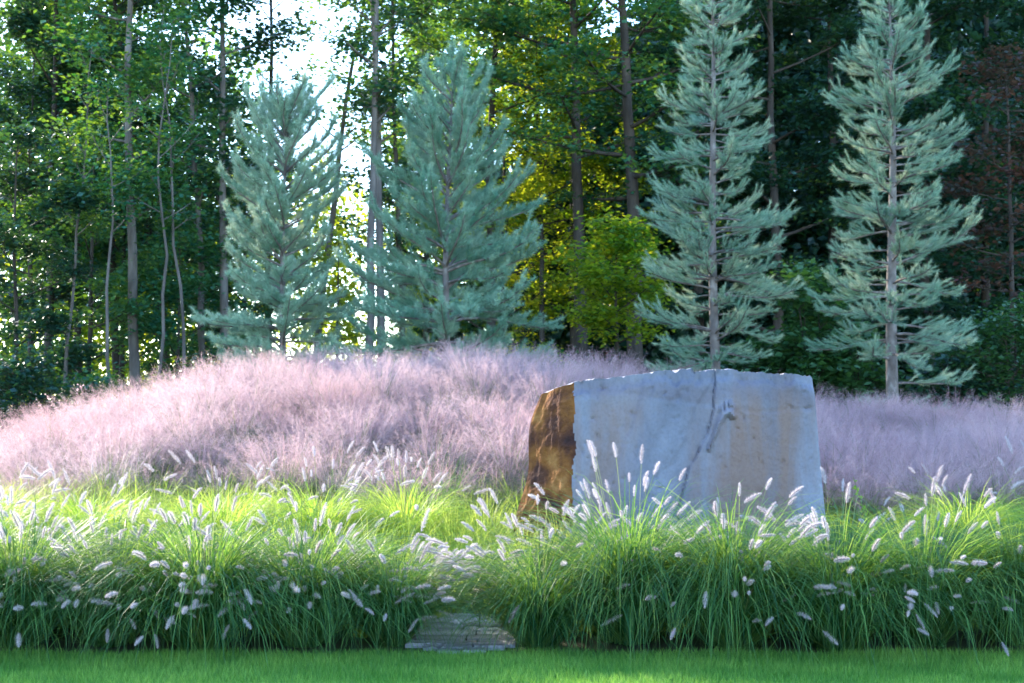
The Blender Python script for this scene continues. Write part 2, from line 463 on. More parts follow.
    end = end | ((jj < NF) & (jj < worn))
    mi = end.astype(int)
    # top cap
    top = (H - 1) * C
    fr = top + np.arange(NF); bk = top + NF + M + NF - 1 - np.arange(NF)
    rg = top + NF + np.arange(M); lf = top + NF + M + NF + M - 1 - np.arange(M)   # from front to back
    capV = []
    G = np.zeros((M + 2, NF), int); G[0] = fr; G[-1] = bk
    G[1:-1, -1] = rg; G[1:-1, 0] = lf
    inner = V[fr][None] + (V[bk] - V[fr])[None] * k[:, None, None]
    inner = inner[:, 1:-1, :]
    ux = inner[:, :, 0]
    inner[:, :, 2] += 0.035 * (fbm(ux * 7, inner[:, :, 1] * 9, 51) - .5) * np.minimum(1, 5 * np.minimum(k, 1 - k))[:, None]
    G[1:-1, 1:-1] = len(V) + np.arange(M * (NF - 2)).reshape(M, NF - 2)
    V = np.concatenate([V, inner.reshape(-1, 3)])
    Q2 = np.stack([G[:-1, :-1], G[:-1, 1:], G[1:, 1:], G[1:, :-1]], -1).reshape(-1, 4)
    Q = np.concatenate([Q, Q2]); mi = np.concatenate([mi, np.zeros(len(Q2), int)])
    org = np.array([1.6, 13.1, 0.0])
    diag = np.exp(-((V[:, 0] - (1.0 + .28 * V[:, 2])) / .30) ** 2)          # a paler blue sheet runs down the middle
    tint = np.clip((.75 + .2 * (V[:, 0] > 1.7)) * (1 - .95 * diag) * (1 - .8 * np.clip((V[:, 2] - 1.75) / .25, 0, 1)) - .6 * np.clip((V[:, 0] - 2.6) / .25, 0, 1), 0, 1)
    ms, mr = rock_materials()
    me = make_mesh('standing_stone', V - org, Q, tint=tint, mats=[ms, mr], midx=mi, smooth=True)
    o = obj('standing_stone', me, loc=(org[0], org[1], float(ground(1.6, 13.1)) - 0.30))
    o.location.z = 0.0
    me.set_sharp_from_angle(angle=math.radians(38))
    tag(o, 'big upright blue grey stone slab with a rusty brown left end', 'boulder')
build_rock()

# ------------------------------------------------------------------ fountain grass
def arc(rng, n, L, phi0, phi1, az, base, k=7, power=1.7, sway=0.25):
    """arching centre lines: angle from the vertical grows from phi0 by phi1 along the blade"""
    s = np.linspace(0, 1, k)
    ph = phi0[:, None] + phi1[:, None] * s[None, :] ** power
    azs = az[:, None] + (rng.normal(0, sway, n))[:, None] * s[None, :]
    d = np.stack([np.sin(ph) * np.cos(azs), np.sin(ph) * np.sin(azs), np.cos(ph)], -1)
    step = (L / (k - 1))[:, None, None]
    P = np.concatenate([np.zeros((n, 1, 3)), np.cumsum((d[:, :-1] + d[:, 1:]) / 2 * step, axis=1)], axis=1) + base[:, None, :]
    return P, d, azs

def clump_blades(seed, n=2000, rad=0.14, Lm=1.28, mat=None):
    rng = R(seed)
    az = rng.uniform(0, 2 * np.pi, n)
    # blades gather in locks
    lock = rng.uniform(0, 2 * np.pi, 46)
    az = np.where(rng.random(n) < .6, lock[rng.integers(0, 46, n)] + rng.normal(0, .06, n), az)
    r = rad * np.sqrt(rng.random(n))
    base = np.stack([r * np.cos(az + rng.normal(0, .5, n)), r * np.sin(az + rng.normal(0, .5, n)), np.zeros(n)], -1)
    L = Lm * rng.uniform(.62, 1.15, n)
    phi0 = np.abs(rng.normal(.30, .22, n))
    phi1 = rng.uniform(1.4, 2.9, n)
    P, d, _ = arc(rng, n, L, phi0, phi1, az, base, k=8)
    P[:, :, 2] = np.maximum(P[:, :, 2], 0.012 + 0.03 * rng.random((n, 1)))
    side = np.stack([-np.sin(az), np.cos(az), rng.normal(0, .25, n)], -1); side = norm(side)
    s = np.linspace(0, 1, 8)
    W = (0.0038 * rng.uniform(.7, 1.35, n))[:, None] * (np.minimum(1, .6 + s * 2) * (1 - s ** 2.2) + .06)[None, :]
    V, Q = strips(P, W, side)
    t = np.clip(rng.normal(.42, .3, n), 0, 1)
    dry = rng.random(n) < .025
    t = np.where(dry, 1.0, t)
    return make_mesh('grass_blades', V, Q, tint=np.repeat(t, 16), mats=[mat or M_blade])

def plume_mesh(seed, Lp):
    rng = R(seed); acc = Acc()
    k = 9; s = np.linspace(0, 1, k)
    bend = rng.uniform(.05, .22)
    axis = np.stack([bend * Lp * s ** 2, 0 * s, Lp * s * (1 - .04 * s)], -1)
    core = 0.004 * np.sin(np.pi * np.clip(s * .86 + .12, 0, 1)) ** .6
    V, Q = tube(axis, core, 6); acc.add(V, quads=Q, tint=np.full(len(V), .0))
    n = 560
    sp = rng.random(n) ** .9
    pos = np.stack([np.interp(sp, s, axis[:, i]) for i in range(3)], -1)
    a = rng.uniform(0, 2 * np.pi, n)
    out = np.stack([np.cos(a), np.sin(a), np.zeros(n)], -1)
    lift = rng.uniform(.35, .95, n)[:, None]
    D = norm(out + np.array([bend, 0, 1.0])[None] * lift * 1.2 + rng.normal(0, .12, (n, 3)))
    env = np.sin(np.pi * np.clip(sp * .80 + .17, 0, 1)) ** .7
    V, T = spikes(pos, D, 0.033 * env * rng.uniform(.6, 1.15, n) + .004, 0.00085, rng)
    acc.add(V, tris=T, tint=np.repeat(np.clip(rng.normal(.62, .2, n), 0, 1), 3))
    return acc.mesh('seed_head', [M_plume])

PLUMES = [plume_mesh(300 + i, l) for i, l in enumerate((.15, .165, .175, .19, .135, .16, .20, .17))]
BLADES = [clump_blades(100 + i) for i in range(5)]
LITBLADES = [clump_blades(120 + i, 1500, .16, 1.12, M_sunlime) for i in range(4)]  # same fountain grass in the lit blade colour, for the rows behind

def fountain(x, y, label, seed, n_pl, scale=1.0, lean=None, tall=1.0, spread=.95, blades=None, group='fountain grass clumps in the bed'):
    rng = R(seed)
    root = thing('fountain_grass', label, 'grass clump', (x, y, float(ground(x, y)) - .01), 0.0, group)
    b = obj('blades', BLADES[seed % len(BLADES)] if blades is None else blades, root)
    b.rotation_euler = (0, 0, rng.uniform(0, 6.28)); b.scale = (scale, scale, scale * rng.uniform(.92, 1.05))
    n = int(n_pl * 1.45)
    az = rng.uniform(0, 2 * np.pi, n)
    if lean is not None:
        az = np.where(rng.random(n) < .62, lean + rng.normal(0, .55, n), az)
    r = .10 * np.sqrt(rng.random(n))
    base = np.stack([r * np.cos(az), r * np.sin(az), 0 * az], -1)
    L = tall * scale * rng.uniform(.72, 1.10, n)
    phi0 = spread * rng.random(n) ** .75 * 1.0
    phi1 = rng.uniform(.15, .9, n) * (0.35 + phi0) * np.where(rng.random(n) < .38, 2.3, 1.0)
    P, d, azs = arc(rng, n, L, phi0, phi1, az, base, k=9, power=2.0, sway=.2)
    keep = (P[:, -1, 2] > .36) | ((P[:, -1, 2] > .2) & (rng.random(n) < .3))
    P, d, az = P[keep], d[keep], az[keep]; n = len(P)
    side = norm(np.stack([-np.sin(az), np.cos(az), 0 * az], -1))
    W = np.full((n, 9), .0019)
    V, Q = strips(P, W, side)
    obj('stems', make_mesh('grass_stems', V, Q, tint=np.repeat(rng.random(n), 18), mats=[M_stem]), root)
    for i in range(n):
        zax = Vector(d[i, -1]); tip = Vector(P[i, -1])
        if tip.z < .1: continue
        droop = Vector((0, 0, -1)) - zax * (-zax.z)
        xax = droop.normalized() if droop.length > .05 else Vector((1, 0, 0))
        yax = zax.cross(xax).normalized()
        sc = rng.uniform(.58, 1.0)
        M4 = Matrix((( xax.x, yax.x, zax.x, 0), (xax.y, yax.y, zax.y, 0), (xax.z, yax.z, zax.z, 0), (0, 0, 0, 1)))
        h = obj('seed_head', PLUMES[int(rng.integers(0, len(PLUMES)))], root)
        h.matrix_local = Matrix.Translation(tip) @ M4 @ Matrix.Scale(sc, 4)
    return root

ORD = ['first', 'second', 'third', 'fourth', 'fifth', 'sixth', 'seventh']
# front row, left of the path
UPLEFT = math.radians(150); FRONT = math.radians(270)
for i, (x, n, sc) in enumerate([(-.88, 62, .84), (-1.52, 70, 1.04), (-2.22, 66, 1.14), (-2.95, 60, 1.06), (-3.62, 60, 1.12), (-4.25, 36, 1.0)]):
    lab = ['front row fountain grass clump bordering the path on its left, plumes leaning over the stones',
           None, None, None, None, None][i] or 'front row fountain grass clump, %s to the left from the stone path' % ORD[i]
    fountain(x, 10.46 + .15 * math.sin(i * 2.1 + .6), lab, 40 + i, n, sc, lean=[0.2, FRONT, FRONT, FRONT, FRONT, FRONT][i], tall=[.95, .9, .9, .9, .92, .95][i], spread=1.1)
# front row, right of the path
for i, (x, n, sc) in enumerate([(.20, 70, .92), (.86, 62, 1.18), (1.60, 46, 1.14), (2.34, 44, 1.05), (3.02, 42, 1.14), (3.72, 40, 1.04), (4.35, 26, 1.1)]):
    lab = ['front row fountain grass clump bordering the path on its right, plumes spilling left',
           None, None, None, None, None, None][i] or 'front row fountain grass clump, %s to the right from the stone path' % ORD[i]
    fountain(x, 10.48 + .15 * math.sin(i * 1.7), lab, 60 + i, n, sc, lean=[math.radians(190), math.radians(120), FRONT, FRONT, FRONT, FRONT, FRONT][i], tall=1.0 if i > 1 else 1.1, spread=1.1)
# second row
for i, (x, y, n, lab) in enumerate([
        (-1.35, 11.15, 5, 'second row fountain grass clump with upright plumes nearest the path on its left'),
        (-2.05, 11.25, 4, 'second row fountain grass clump, second to the left from the path'),
        (-2.80, 11.20, 6, 'second row fountain grass clump, third to the left from the path'),
        (-3.55, 11.25, 20, 'second row fountain grass clump, fourth to the left from the path, thick with upright plumes'),
        (-4.30, 11.30, 24, 'second row fountain grass clump at the far left, behind the front row'),
        (0.85, 11.35, 44, 'fountain grass clump with upright plumes in front of the left half of the stone slab'),
        (1.75, 11.45, 14, 'second row fountain grass clump in front of the middle of the stone slab'),
        (2.60, 11.50, 10, 'second row fountain grass clump in front of the right half of the stone slab')]):
    fountain(x, y, lab, 80 + i, n, .98, tall=1.05, spread=.8, blades=LITBLADES[i % 4])
# back row
for i, (x, y, n, sc, lab) in enumerate([
        (-4.75, 12.9, 12, .92, 'fountain grass clump at the far left below the pink grass, pale upright plumes'),
        (-3.85, 13.1, 14, .92, 'back row fountain grass clump below the pink grass, second in from the far left'),
        (-2.65, 13.2, 14, .92, 'back row fountain grass clump below the pink grass, third in from the far left'),
        (-1.80, 13.3, 20, .95, 'back row fountain grass clump with plumes against dark green, left of the stone slab'),
        (-1.00, 13.3, 22, .95, 'back row fountain grass clump nearest to the slab on its left, many upright plumes'),
        (4.10, 12.9, 6, .9, 'back row fountain grass clump right of the stone slab with few plumes'),
        (4.75, 12.8, 10, .95, 'back row fountain grass clump at the far right with upright plumes')]):
    fountain(x, y, lab, 100 + i, n, sc, tall=1.05, spread=.55, blades=LITBLADES[(i + 1) % 4])

# fine grass in the sunlit lime colour, filling the middle of the bed
def lime_fill():
    rng = R(77); acc = Acc()
    cs = []
    for _ in range(6000):
        x, y = rng.uniform(-6.2, 6.4), rng.uniform(10.9, 14.9)
        if -.2 < x < 3.2 and 12.72 < y < 13.9: continue
        if -.62 < x < .02 and y < 11.3: continue
        if -1.0 < x < .35 and y < 12.2 and rng.random() < .6: continue
        if all((x - a) ** 2 + (y - b) ** 2 > .27 ** 2 for a, b in cs): cs.append((x, y))
    edge_tufts = [(-.80 + .03 * (j % 2), 10.45 + .18 * j) for j in range(5)] + [(.05 + .04 * (j % 2), 10.45 + .18 * j) for j in range(5)]
    cs += edge_tufts[:0]
    for (x, y) in cs:
        n = 130
        az = rng.uniform(0, 6.28, n) 
        az = np.where(rng.random(n) < .5, rng.uniform(0, 6.28) + rng.normal(0, .5, n), az)
        r = .16 * np.sqrt(rng.random(n))
        bx, by = x + r * np.cos(az), y + r * np.sin(az)
        base = np.stack([bx, by, ground(bx, by)], -1)
        front = .42 if (x, y) in edge_tufts else 0.70 if y < 12.3 else (.78 if x < 1 else .55)
        L = rng.uniform(.7, 1.15, n) * front * (.75 + .5 * fbm(np.array(x * .8), np.array(y * .8), 6))
        P, d, _ = arc(rng, n, L, np.abs(rng.normal(.22, .2, n)), rng.uniform(.7, 2.3, n), az, base, k=6)
        side = norm(np.stack([-np.sin(az), np.cos(az), rng.normal(0, .3, n)], -1))
        s = np.linspace(0, 1, 6)
        W = (.0024 * rng.uniform(.7, 1.3, n))[:, None] * (1.02 - s ** 2)[None]
        V, Q = strips(P, W, side)
        acc.add(V, quads=Q, tint=np.repeat(np.clip(rng.normal(.35 + .5 * fbm(np.array(x * .6), np.array(y * .6), 9), .18, n), 0, 1), 12))
    o = obj('bed_grass', acc.mesh('bed_grass', [M_sunlime]))
    tag(o, 'fine sunlit lime green grass filling the bed between the plumed clumps', 'grass', kind='stuff')
lime_fill()

# ------------------------------------------------------------------ pink muhly grass
def muhly_variant(seed, n=250, ng=230):
    rng = R(seed); pk = Acc(); gr = Acc()
    az = rng.uniform(0, 6.28, n); r = .12 * np.sqrt(rng.random(n))
    base = np.stack([r * np.cos(az), r * np.sin(az), 0 * az], -1)
    L = rng.uniform(.65, 1.0, n)
    P, d, _ = arc(rng, n, L, np.abs(rng.normal(.30, .22, n)), rng.uniform(.1, .8, n), az, base, k=8)
    side = norm(np.stack([-np.sin(az), np.cos(az), 0 * az], -1))
    V, Q = strips(P, np.full((n, 8), .0006), side)
    pk.add(V, quads=Q, tint=np.full(len(V), .2))
    m = 36
    s = rng.uniform(.55, 1.0, (n, m))
    ii = np.repeat(np.arange(n), m); ss = s.ravel()
    f = ss * 7; i0 = np.minimum(f.astype(int), 6); fr = (f - i0)[:, None]
    pos = P[ii, i0] * (1 - fr) + P[ii, i0 + 1] * fr
    D = norm(d[ii, i0] * rng.uniform(.2, 1.0, (len(ii), 1)) + rng.normal(0, .75, (len(ii), 3)))
    V, T = spikes(pos, D, rng.uniform(.05, .14, len(ii)) * (1.35 - ss * .6), .00075, rng)
    pk.add(V, tris=T, tint=np.repeat(np.clip(rng.normal(.5, .22, len(ii)), 0, 1), 3))
    n = ng
    az = rng.uniform(0, 6.28, n); r = .10 * np.sqrt(rng.random(n))
    base = np.stack([r * np.cos(az), r * np.sin(az), 0 * az], -1)
    P, d, _ = arc(rng, n, rng.uniform(.55, 1.05, n), np.abs(rng.normal(.35, .25, n)), rng.uniform(.6, 1.9, n), az, base, k=6)
    side = norm(np.stack([-np.sin(az), np.cos(az), 0 * az], -1))
    V, Q = strips(P, .002 * np.ones((n, 1)) * (1.05 - np.linspace(0, 1, 6) ** 2)[None], side)
    gr.add(V, quads=Q, tint=np.repeat(rng.random(n), 12))
    out = []
    for a in (pk, gr):
        out.append((np.concatenate(a.v), np.concatenate(a.q), np.concatenate(a.t) if a.t else None, np.concatenate(a.a)))
    return out

def muhly():
    rng = R(8)
    var = [muhly_variant(500 + i) for i in range(6)] + [muhly_variant(520 + i, 95, 420) for i in range(3)]
    cs = []
    for _ in range(9000):
        x, y = rng.uniform(-10.5, 11), rng.uniform(14.2, 22.0)
        if y < 14.75 + .35 * math.sin(x * 1.3) + (.15 if x < 0 else 0): continue
        if x < -4 and y > 21.5 + (x + 4) * .35: continue
        if abs(x) > y * .40 + .6: continue
        if .0 < x < 3.1 and y < 15.0: continue
        if all((x - a) ** 2 + (y - b) ** 2 > .48 ** 2 for a, b in cs): cs.append((x, y))
    V, q, t, a, mq, mt = [], [], [], [], [], []
    sides = {'l': [Acc(), []], 'r': [Acc(), []]}
    data = {k: dict(v=[], q=[], t=[], a=[], mq=[], n=0) for k in 'lr'}
    for (x, y) in cs:
        D = data['l' if x < 1.6 else 'r']
        green = rng.random() < (.9 if y < 15.6 else .55 if y < 16.8 else .10) and x < 2
        vv = var[int(rng.integers(6, 9)) if green else int(rng.integers(0, 6))]
        th = rng.uniform(0, 6.28); c, s_ = math.cos(th), math.sin(th)
        hs = rng.uniform(.72, 1.12); ws = rng.uniform(.9, 1.3)
        if x > 2.5 and y < 16: hs = rng.uniform(1.0, 1.2)
        if x > 2.5: hs *= .95
        tone = rng.normal(0, .16) + .5 * (fbm(np.array(x * .5), np.array(y * .5), 13) - .5)  # random clump tone, plus broad sunlit patches put into the colour
        for part, (pv, pq, pt, pa) in enumerate(vv):
            W = pv * np.array([ws, ws, hs])
            W = np.stack([W[:, 0] * c - W[:, 1] * s_, W[:, 0] * s_ + W[:, 1] * c, W[:, 2]], -1)
            W += np.array([x, y, float(ground(x, y))])
            D['v'].append(W); D['q'].append(pq + D['n']); D['mq'].append(np.full(len(pq), part))
            if pt is not None: D['t'].append(pt + D['n'])
            D['a'].append(np.clip(pa + tone, 0, 1)); D['n'] += len(pv)
    for k, lab in (('l', 'hazy drift of pink muhly grass on the mound left of the stone slab'), ('r', 'hazy drift of pink muhly grass running right from behind the stone slab')):
        D = data[k]
        T = np.concatenate(D['t']); Q = np.concatenate(D['q'])
        me = make_mesh('muhly_grass', np.concatenate(D['v']), Q, T, np.concatenate(D['a']), [M_muhly, M_muhlyb],
                       np.concatenate([np.concatenate(D['mq']), np.zeros(len(T), int)]))
        tag(obj('muhly_grass', me), lab, 'grass', kind='stuff')
muhly()

# ------------------------------------------------------------------ white pines
def pine(px, Y, outline, label, seed, open_=0.0, low=0.3, dens=1.0, trunk_r=.09, up=0.35, gap=.34, lateral=.8, spread=.72, nlen=.12, fox=.26, rag=(.68, 1.18), extra=(), fb=(.7, 1.7)):
    """outline: rows of (height above the ground plane in the photo's pixels at this distance, half width in the same pixels)"""
    rng = R(seed)
    x = (px - 512) / F * Y; z = float(ground(x, Y)) - .03
    oz = np.array([1.6 + (427 - a) / F * Y - z for a, b in outline])[::-1]
    ow = np.array([b / F * Y for a, b in outline])[::-1]
    H = oz[-1]
    root = thing('pine_tree', label, 'tree', (x, Y, z), 0, 'young white pines before the woods')
    tk = Acc()
    kz = np.linspace(0, 1, 14)
    lean = rng.normal(0, .06, 2)
    tp = np.stack([lean[0] * kz + .03 * np.sin(kz * 7 + seed), lean[1] * kz, H * kz], -1)
    V, Q = tube(tp, trunk_r * (1 - kz) ** .8 + .008, 9); tk.add(V, quads=Q)
    NB, ND, NL, NT = [], [], [], []
    nwh = int((H - low) / gap)
    for iw in range(-len(extra), nwh):
        zz = extra[iw][0] if iw < 0 else low + (H - low - .06) * (iw / (nwh - 1)) ** .95
        t = zz / H
        nb = 1 if iw < 0 else int(rng.integers(5, 8))
        a0 = rng.uniform(0, 6.28)
        wz = float(np.interp(zz + .15, oz, ow))
        for b in range(nb):
            if iw >= 0 and rng.random() < open_ * (1.15 - t): continue
            Lb = max(.16, wz * rng.uniform(*rag))
            if iw < 0: Lb = extra[iw][1]
            az = a0 + b * 6.283 / nb + rng.normal(0, .25) if iw >= 0 else extra[iw][2]
            el0 = rng.normal(.02 + up * 1.6 * t, .12); el1 = rng.uniform(.3, 1.1)
            z0 = zz + rng.normal(0, .07)
            k = 7; s = np.linspace(0, 1, k)
            el = el0 - rng.uniform(.1, .6) * np.sin(s * 2.6) * (1.1 - t) + el1 * s ** 2.5
            st = Lb / (k - 1)
            az_ = az + .35 * s * rng.normal()
            dirs = np.stack([np.cos(el) * np.cos(az_), np.cos(el) * np.sin(az_), np.sin(el)], -1)
            o0 = np.array([np.interp(t, kz, tp[:, 0]), np.interp(t, kz, tp[:, 1]), z0])
            P = o0 + np.concatenate([np.zeros((1, 3)), np.cumsum(dirs[:-1] * st, 0)])
            V, Q = tube(P, .006 + (.012 * Lb + .003) * (1 - s), 5); tk.add(V, quads=Q)
            ns = max(4, int(Lb / (.052 if fox > .2 else .042)))
            lat = norm(np.cross(dirs[3], np.array([0, 0, 1.0])))
            segs = []
            for j in range(ns):
                u = .2 + .8 * (j + rng.random()) / ns
                p = np.array([np.interp(u, s, P[:, i]) for i in range(3)])
                sg = 1 if j % 2 else -1
                dd = dirs[min(6, int(u * 6))] * rng.uniform(.8, 1.3) + lat * sg * rng.uniform(.1, lateral) + np.array([0, 0, rng.uniform(-.25, lateral)])
                dd /= np.linalg.norm(dd)
                ls = (.12 + fox * Lb * (1.1 - u)) * rng.uniform(.5, 1.45)
                segs.append((p, dd, min(ls, .5)))
            segs.append((P[-2], dirs[-1], .16 + st))
            segs.append((P[-3], dirs[-2], st))
            tone0 = rng.normal(0, .10)
            for (p, dd, ls) in segs:
                tone = tone0 + rng.normal(0, .17)
                curl = np.array([0, 0, rng.uniform(.02, .16)]) * ls
                if ls > .14:
                    V, Q = tube(np.array([p, p + dd * ls * .5 + curl * .25, p + dd * ls + curl]), [.005, .004, .002], 3); tk.add(V, quads=Q)
                nn = int(430 * ls * dens) + 10
                u = .12 + .88 * rng.random(nn) ** .8
                NB.append(p + dd[None] * (ls * u)[:, None] + curl[None] * (u ** 2)[:, None])
                rr = norm(rng.normal(size=(nn, 3)))
                D = norm(dd[None] * rng.uniform(*fb, (nn, 1)) + rr * spread + np.array([0, 0, .10]))
                ND.append(D)
                NL.append(rng.uniform(.6, 1.1, nn) * nlen)
                NT.append(np.clip(rng.normal(.45 + tone + .2 * (u - .5), .16, nn), 0, 1))
    obj('trunk', tk.mesh('pine_trunk', [M_barkp], smooth=True), root)
    B = np.concatenate(NB); D = np.concatenate(ND); Ln = np.concatenate(NL)
    V, T = spikes(B, D, Ln, .0021, rng)
    obj('crown', make_mesh('pine_crown', V, tris=T, tint=np.repeat(np.concatenate(NT), 3), mats=[M_needle]), root)
    return root

pine(279, 25.5, [(106, 20), (116, 56), (140, 66), (180, 66), (230, 64), (280, 70), (340, 74), (372, 62)], 'dense round topped pine, leftmost of the four young pines', 201, 0.0, .5, 1.5, .07, .5, .27, 1.15, .95, .10, .13, (.6, 1.2), (), (.35, 1.2))
pine(444, 25.0, [(74, 16), (86, 42), (115, 58), (150, 72), (190, 90), (250, 100), (310, 108), (350, 98)], 'broad dense pine with a ragged tip, behind the crest of the pink grass', 202, .05, .45, 1.5, .075, .5, .29, 1.15, .95, .10, .13, (.6, 1.2), (), (.35, 1.2))
pine(716, 25.0, [(-42, 8), (0, 28), (40, 34), (80, 42), (120, 50), (170, 58), (220, 66), (270, 78), (300, 62), (340, 70), (368, 56)], 'tall slim pine standing directly behind the stone slab', 203, .2, .5, .8, .095, .16, .23, .7, .66, .105, .26, (.45, 1.25))
pine(893, 24.0, [(-18, 8), (10, 26), (40, 46), (80, 56), (130, 66), (180, 70), (240, 80), (290, 66), (330, 84), (372, 60)], 'tall open pine with a bare lower trunk, right of the stone slab', 204, .25, 1.75, .8, .11, .16, .23, .7, .66, .105, .26, (.45, 1.25), [(.75, 1.25, .1), (.55, .9, 3.3), (1.0, 1.0, -.6), (.95, 1.15, 3.9), (1.35, 1.4, .35)])

# ------------------------------------------------------------------ broadleaf trees and shrubs
def tree_geo(seed, H, r0, lean, z0, cr, nleaf, lsize, nlimb=16, flat=.45, el=(.1, .6), clump=.34, prof='oval', mat=None, bark=None, droop=.0, stems=1, wob=.12):
    rng = R(seed); tk = Acc()
    clusters = []
    for st in range(stems):
        k = 12; s = np.linspace(0, 1, k)
        wv = np.stack([np.cumsum(rng.normal(0, wob / k, k)), np.cumsum(rng.normal(0, wob / k, k))], -1)
        off = np.array([0, 0]) if stems == 1 else rng.normal(0, .14, 2)
        ln = np.array(lean) + (0 if stems == 1 else rng.normal(0, .35, 2) * H * .18)
        tp = np.stack([off[0] + ln[0] * s + wv[:, 0] * H * .25, off[1] + ln[1] * s + wv[:, 1] * H * .25, H * s], -1)
        flare = 1 + .5 * np.exp(-s * H / .35)
        V, Q = tube(tp, r0 * (1 - .82 * s) * flare, 9 if r0 > .05 else 6); tk.add(V, quads=Q)
        for i in range(nlimb):
            t = z0 / H + (1 - z0 / H) * ((i + rng.random()) / nlimb)
            t = min(t, .99)
            q = (t - z0 / H) / (1 - z0 / H)
            pr = {'oval': (math.sin(math.pi * min(1, q * .82 + .16)) ** .6), 'cone': (1.05 - .8 * q), 'top': .35 + .65 * q * (1.6 - q)}[prof]
            Lb = cr * pr * rng.uniform(.65, 1.12)
            az = i * 2.4 + rng.normal(0, .4)
            e0 = rng.uniform(*el); kk = 5; u = np.linspace(0, 1, kk)
            ee = e0 + .25 * u - droop * u
            dd = np.stack([np.cos(ee) * np.cos(az + .25 * rng.normal() * u), np.cos(ee) * np.sin(az + .25 * rng.normal() * u), np.sin(ee)], -1)
            o0 = np.array([np.interp(t, s, tp[:, c]) for c in range(3)])
            P = o0 + np.concatenate([np.zeros((1, 3)), np.cumsum(dd[:-1] * Lb / 4, 0)])
            rr = r0 * (1 - .82 * t) * .42
            V, Q = tube(P, rr * (1 - .8 * u) + .004, 5); tk.add(V, quads=Q)
            for j in range(max(3, int(Lb * 3.2))):
                uu = rng.uniform(.25, 1.0)
                p = np.array([np.interp(uu, u, P[:, c]) for c in range(3)])
                d2 = norm(dd[3] * .6 + rng.normal(0, .6, 3) * np.array([1, 1, flat]))
                l2 = rng.uniform(.2, .48) * Lb * (1.25 - uu) + .12
                e = p + d2 * l2
                V, Q = tube(np.array([p, (p + e) / 2 + rng.normal(0, .03, 3), e]), [rr * .3 + .003, .005, .003], 4); tk.add(V, quads=Q)
                clusters += [e, (p + e * 2) / 3]
            clusters.append(P[-1])
    C = np.array(clusters)
    wgt = rng.uniform(.1, 1.6, len(C)) ** 1.6; wgt /= wgt.sum()
    ci = rng.choice(len(C), nleaf, p=wgt)
    ctone = rng.normal(.42, .28, len(C))
    pos = C[ci] + rng.normal(0, clump, (nleaf, 3)) * np.array([1, 1, flat + .1])
    Nn = norm(np.stack([rng.normal(0, .55, nleaf), rng.normal(0, .55, nleaf), np.ones(nleaf)], -1))
    a = rng.uniform(0, 6.28, nleaf)
    D = np.stack([np.cos(a), np.sin(a), -rng.uniform(.0, .9, nleaf)], -1)
    D = norm(D - Nn * (D * Nn).sum(-1, keepdims=True) * .8)
    L = lsize * rng.uniform(.65, 1.25, nleaf)
    V, Q = leaf_quads(pos, D, Nn, L, L * rng.uniform(.28, .40, nleaf))
    tint = np.repeat(np.clip(ctone[ci] + rng.normal(0, .14, nleaf), 0, 1), 4)
    return tk.mesh('tree_trunk', [bark], smooth=True), make_mesh('tree_crown', V, Q, tint=tint, mats=[mat])

def tree(name, px, Y, label, group, seed, cat='tree', **kw):
    x = (px - 512) / F * Y; z = float(ground(x, Y))
    tm, cm = tree_geo(seed, **kw)
    root = thing(name, label, cat, (x, Y, z - .05), 0, group)
    obj('trunk', tm, root); obj('crown', cm, root)
    return root

GW = 'trees of the woods behind the pines'
slender = dict(bark=M_bark, lsize=.16, nlimb=22, flat=.5, clump=.30, prof='top')
for i, (px, Y, H, r0, lean, z0, cr, nl, lab, bark) in enumerate([
    (137, 33, 16.5, .135, -.25, 6.0, 2.6, 6500, 'tall straight grey trunked tree, the clearest bare trunk at the far left', M_bark),
    (45, 37, 16, .13, .1, 4.5, 2.8, 9000, 'slim dark trunked tree near the left edge of the woods', M_barkd),
    (80, 41, 17, .12, -.3, 5.5, 2.8, 8000, 'thin tree farther back between the left edge and the clearest grey trunk', M_barkd),
    (178, 37, 15.5, .13, -2.2, 5.0, 2.7, 7000, 'dark trunked tree leaning left, just right of the clearest grey trunk', M_barkd),
    (212, 35, 16, .10, -1.2, 5.5, 2.3, 5200, 'thin pale trunked tree leaning slightly left, beside the leftmost pine', M_bark),
    (226, 34.5, 16.5, .125, -.2, 6.0, 2.4, 5200, 'straight pale trunked tree just left of the leftmost pine', M_bark),
    (117, 40, 16, .13, -1.1, 5.5, 2.6, 7500, 'dark trunk behind and left of the clearest grey trunk', M_barkd),
    (271, 40, 15.5, .13, -.2, 9.0, 2.0, 1500, 'dark slim trunk rising above the leftmost pine', M_barkd),
    (308, 41, 15.5, .13, 1.6, 8.5, 2.0, 1800, 'trunk leaning right against the bright sky gap', M_bark),
    (365, 33.5, 17, .115, .25, 9.0, 2.1, 2600, 'tall pale trunk, left one of the close pair beside the bright sky gap', M_bark),
    (379, 34, 17, .12, -.5, 9.0, 2.1, 2600, 'tall brownish trunk, right one of the close pair beside the bright sky gap', M_bark),
    (403, 38, 15, .10, -.6, 5.0, 2.2, 4200, 'thin dark trunk with yellow green leaves right of the close trunk pair', M_barkd),
]):
    kw = dict(slender); kw['bark'] = bark
    tree('woodland_tree', px, Y, lab, GW, 600 + i, H=H, r0=r0, lean=(lean, 0), z0=z0 * .8, cr=cr * 1.1, nleaf=int(nl * (2.3 if px < 130 else 1.5)), el=(.1, .8), mat=M_dark if i % 2 else M_green, **kw)

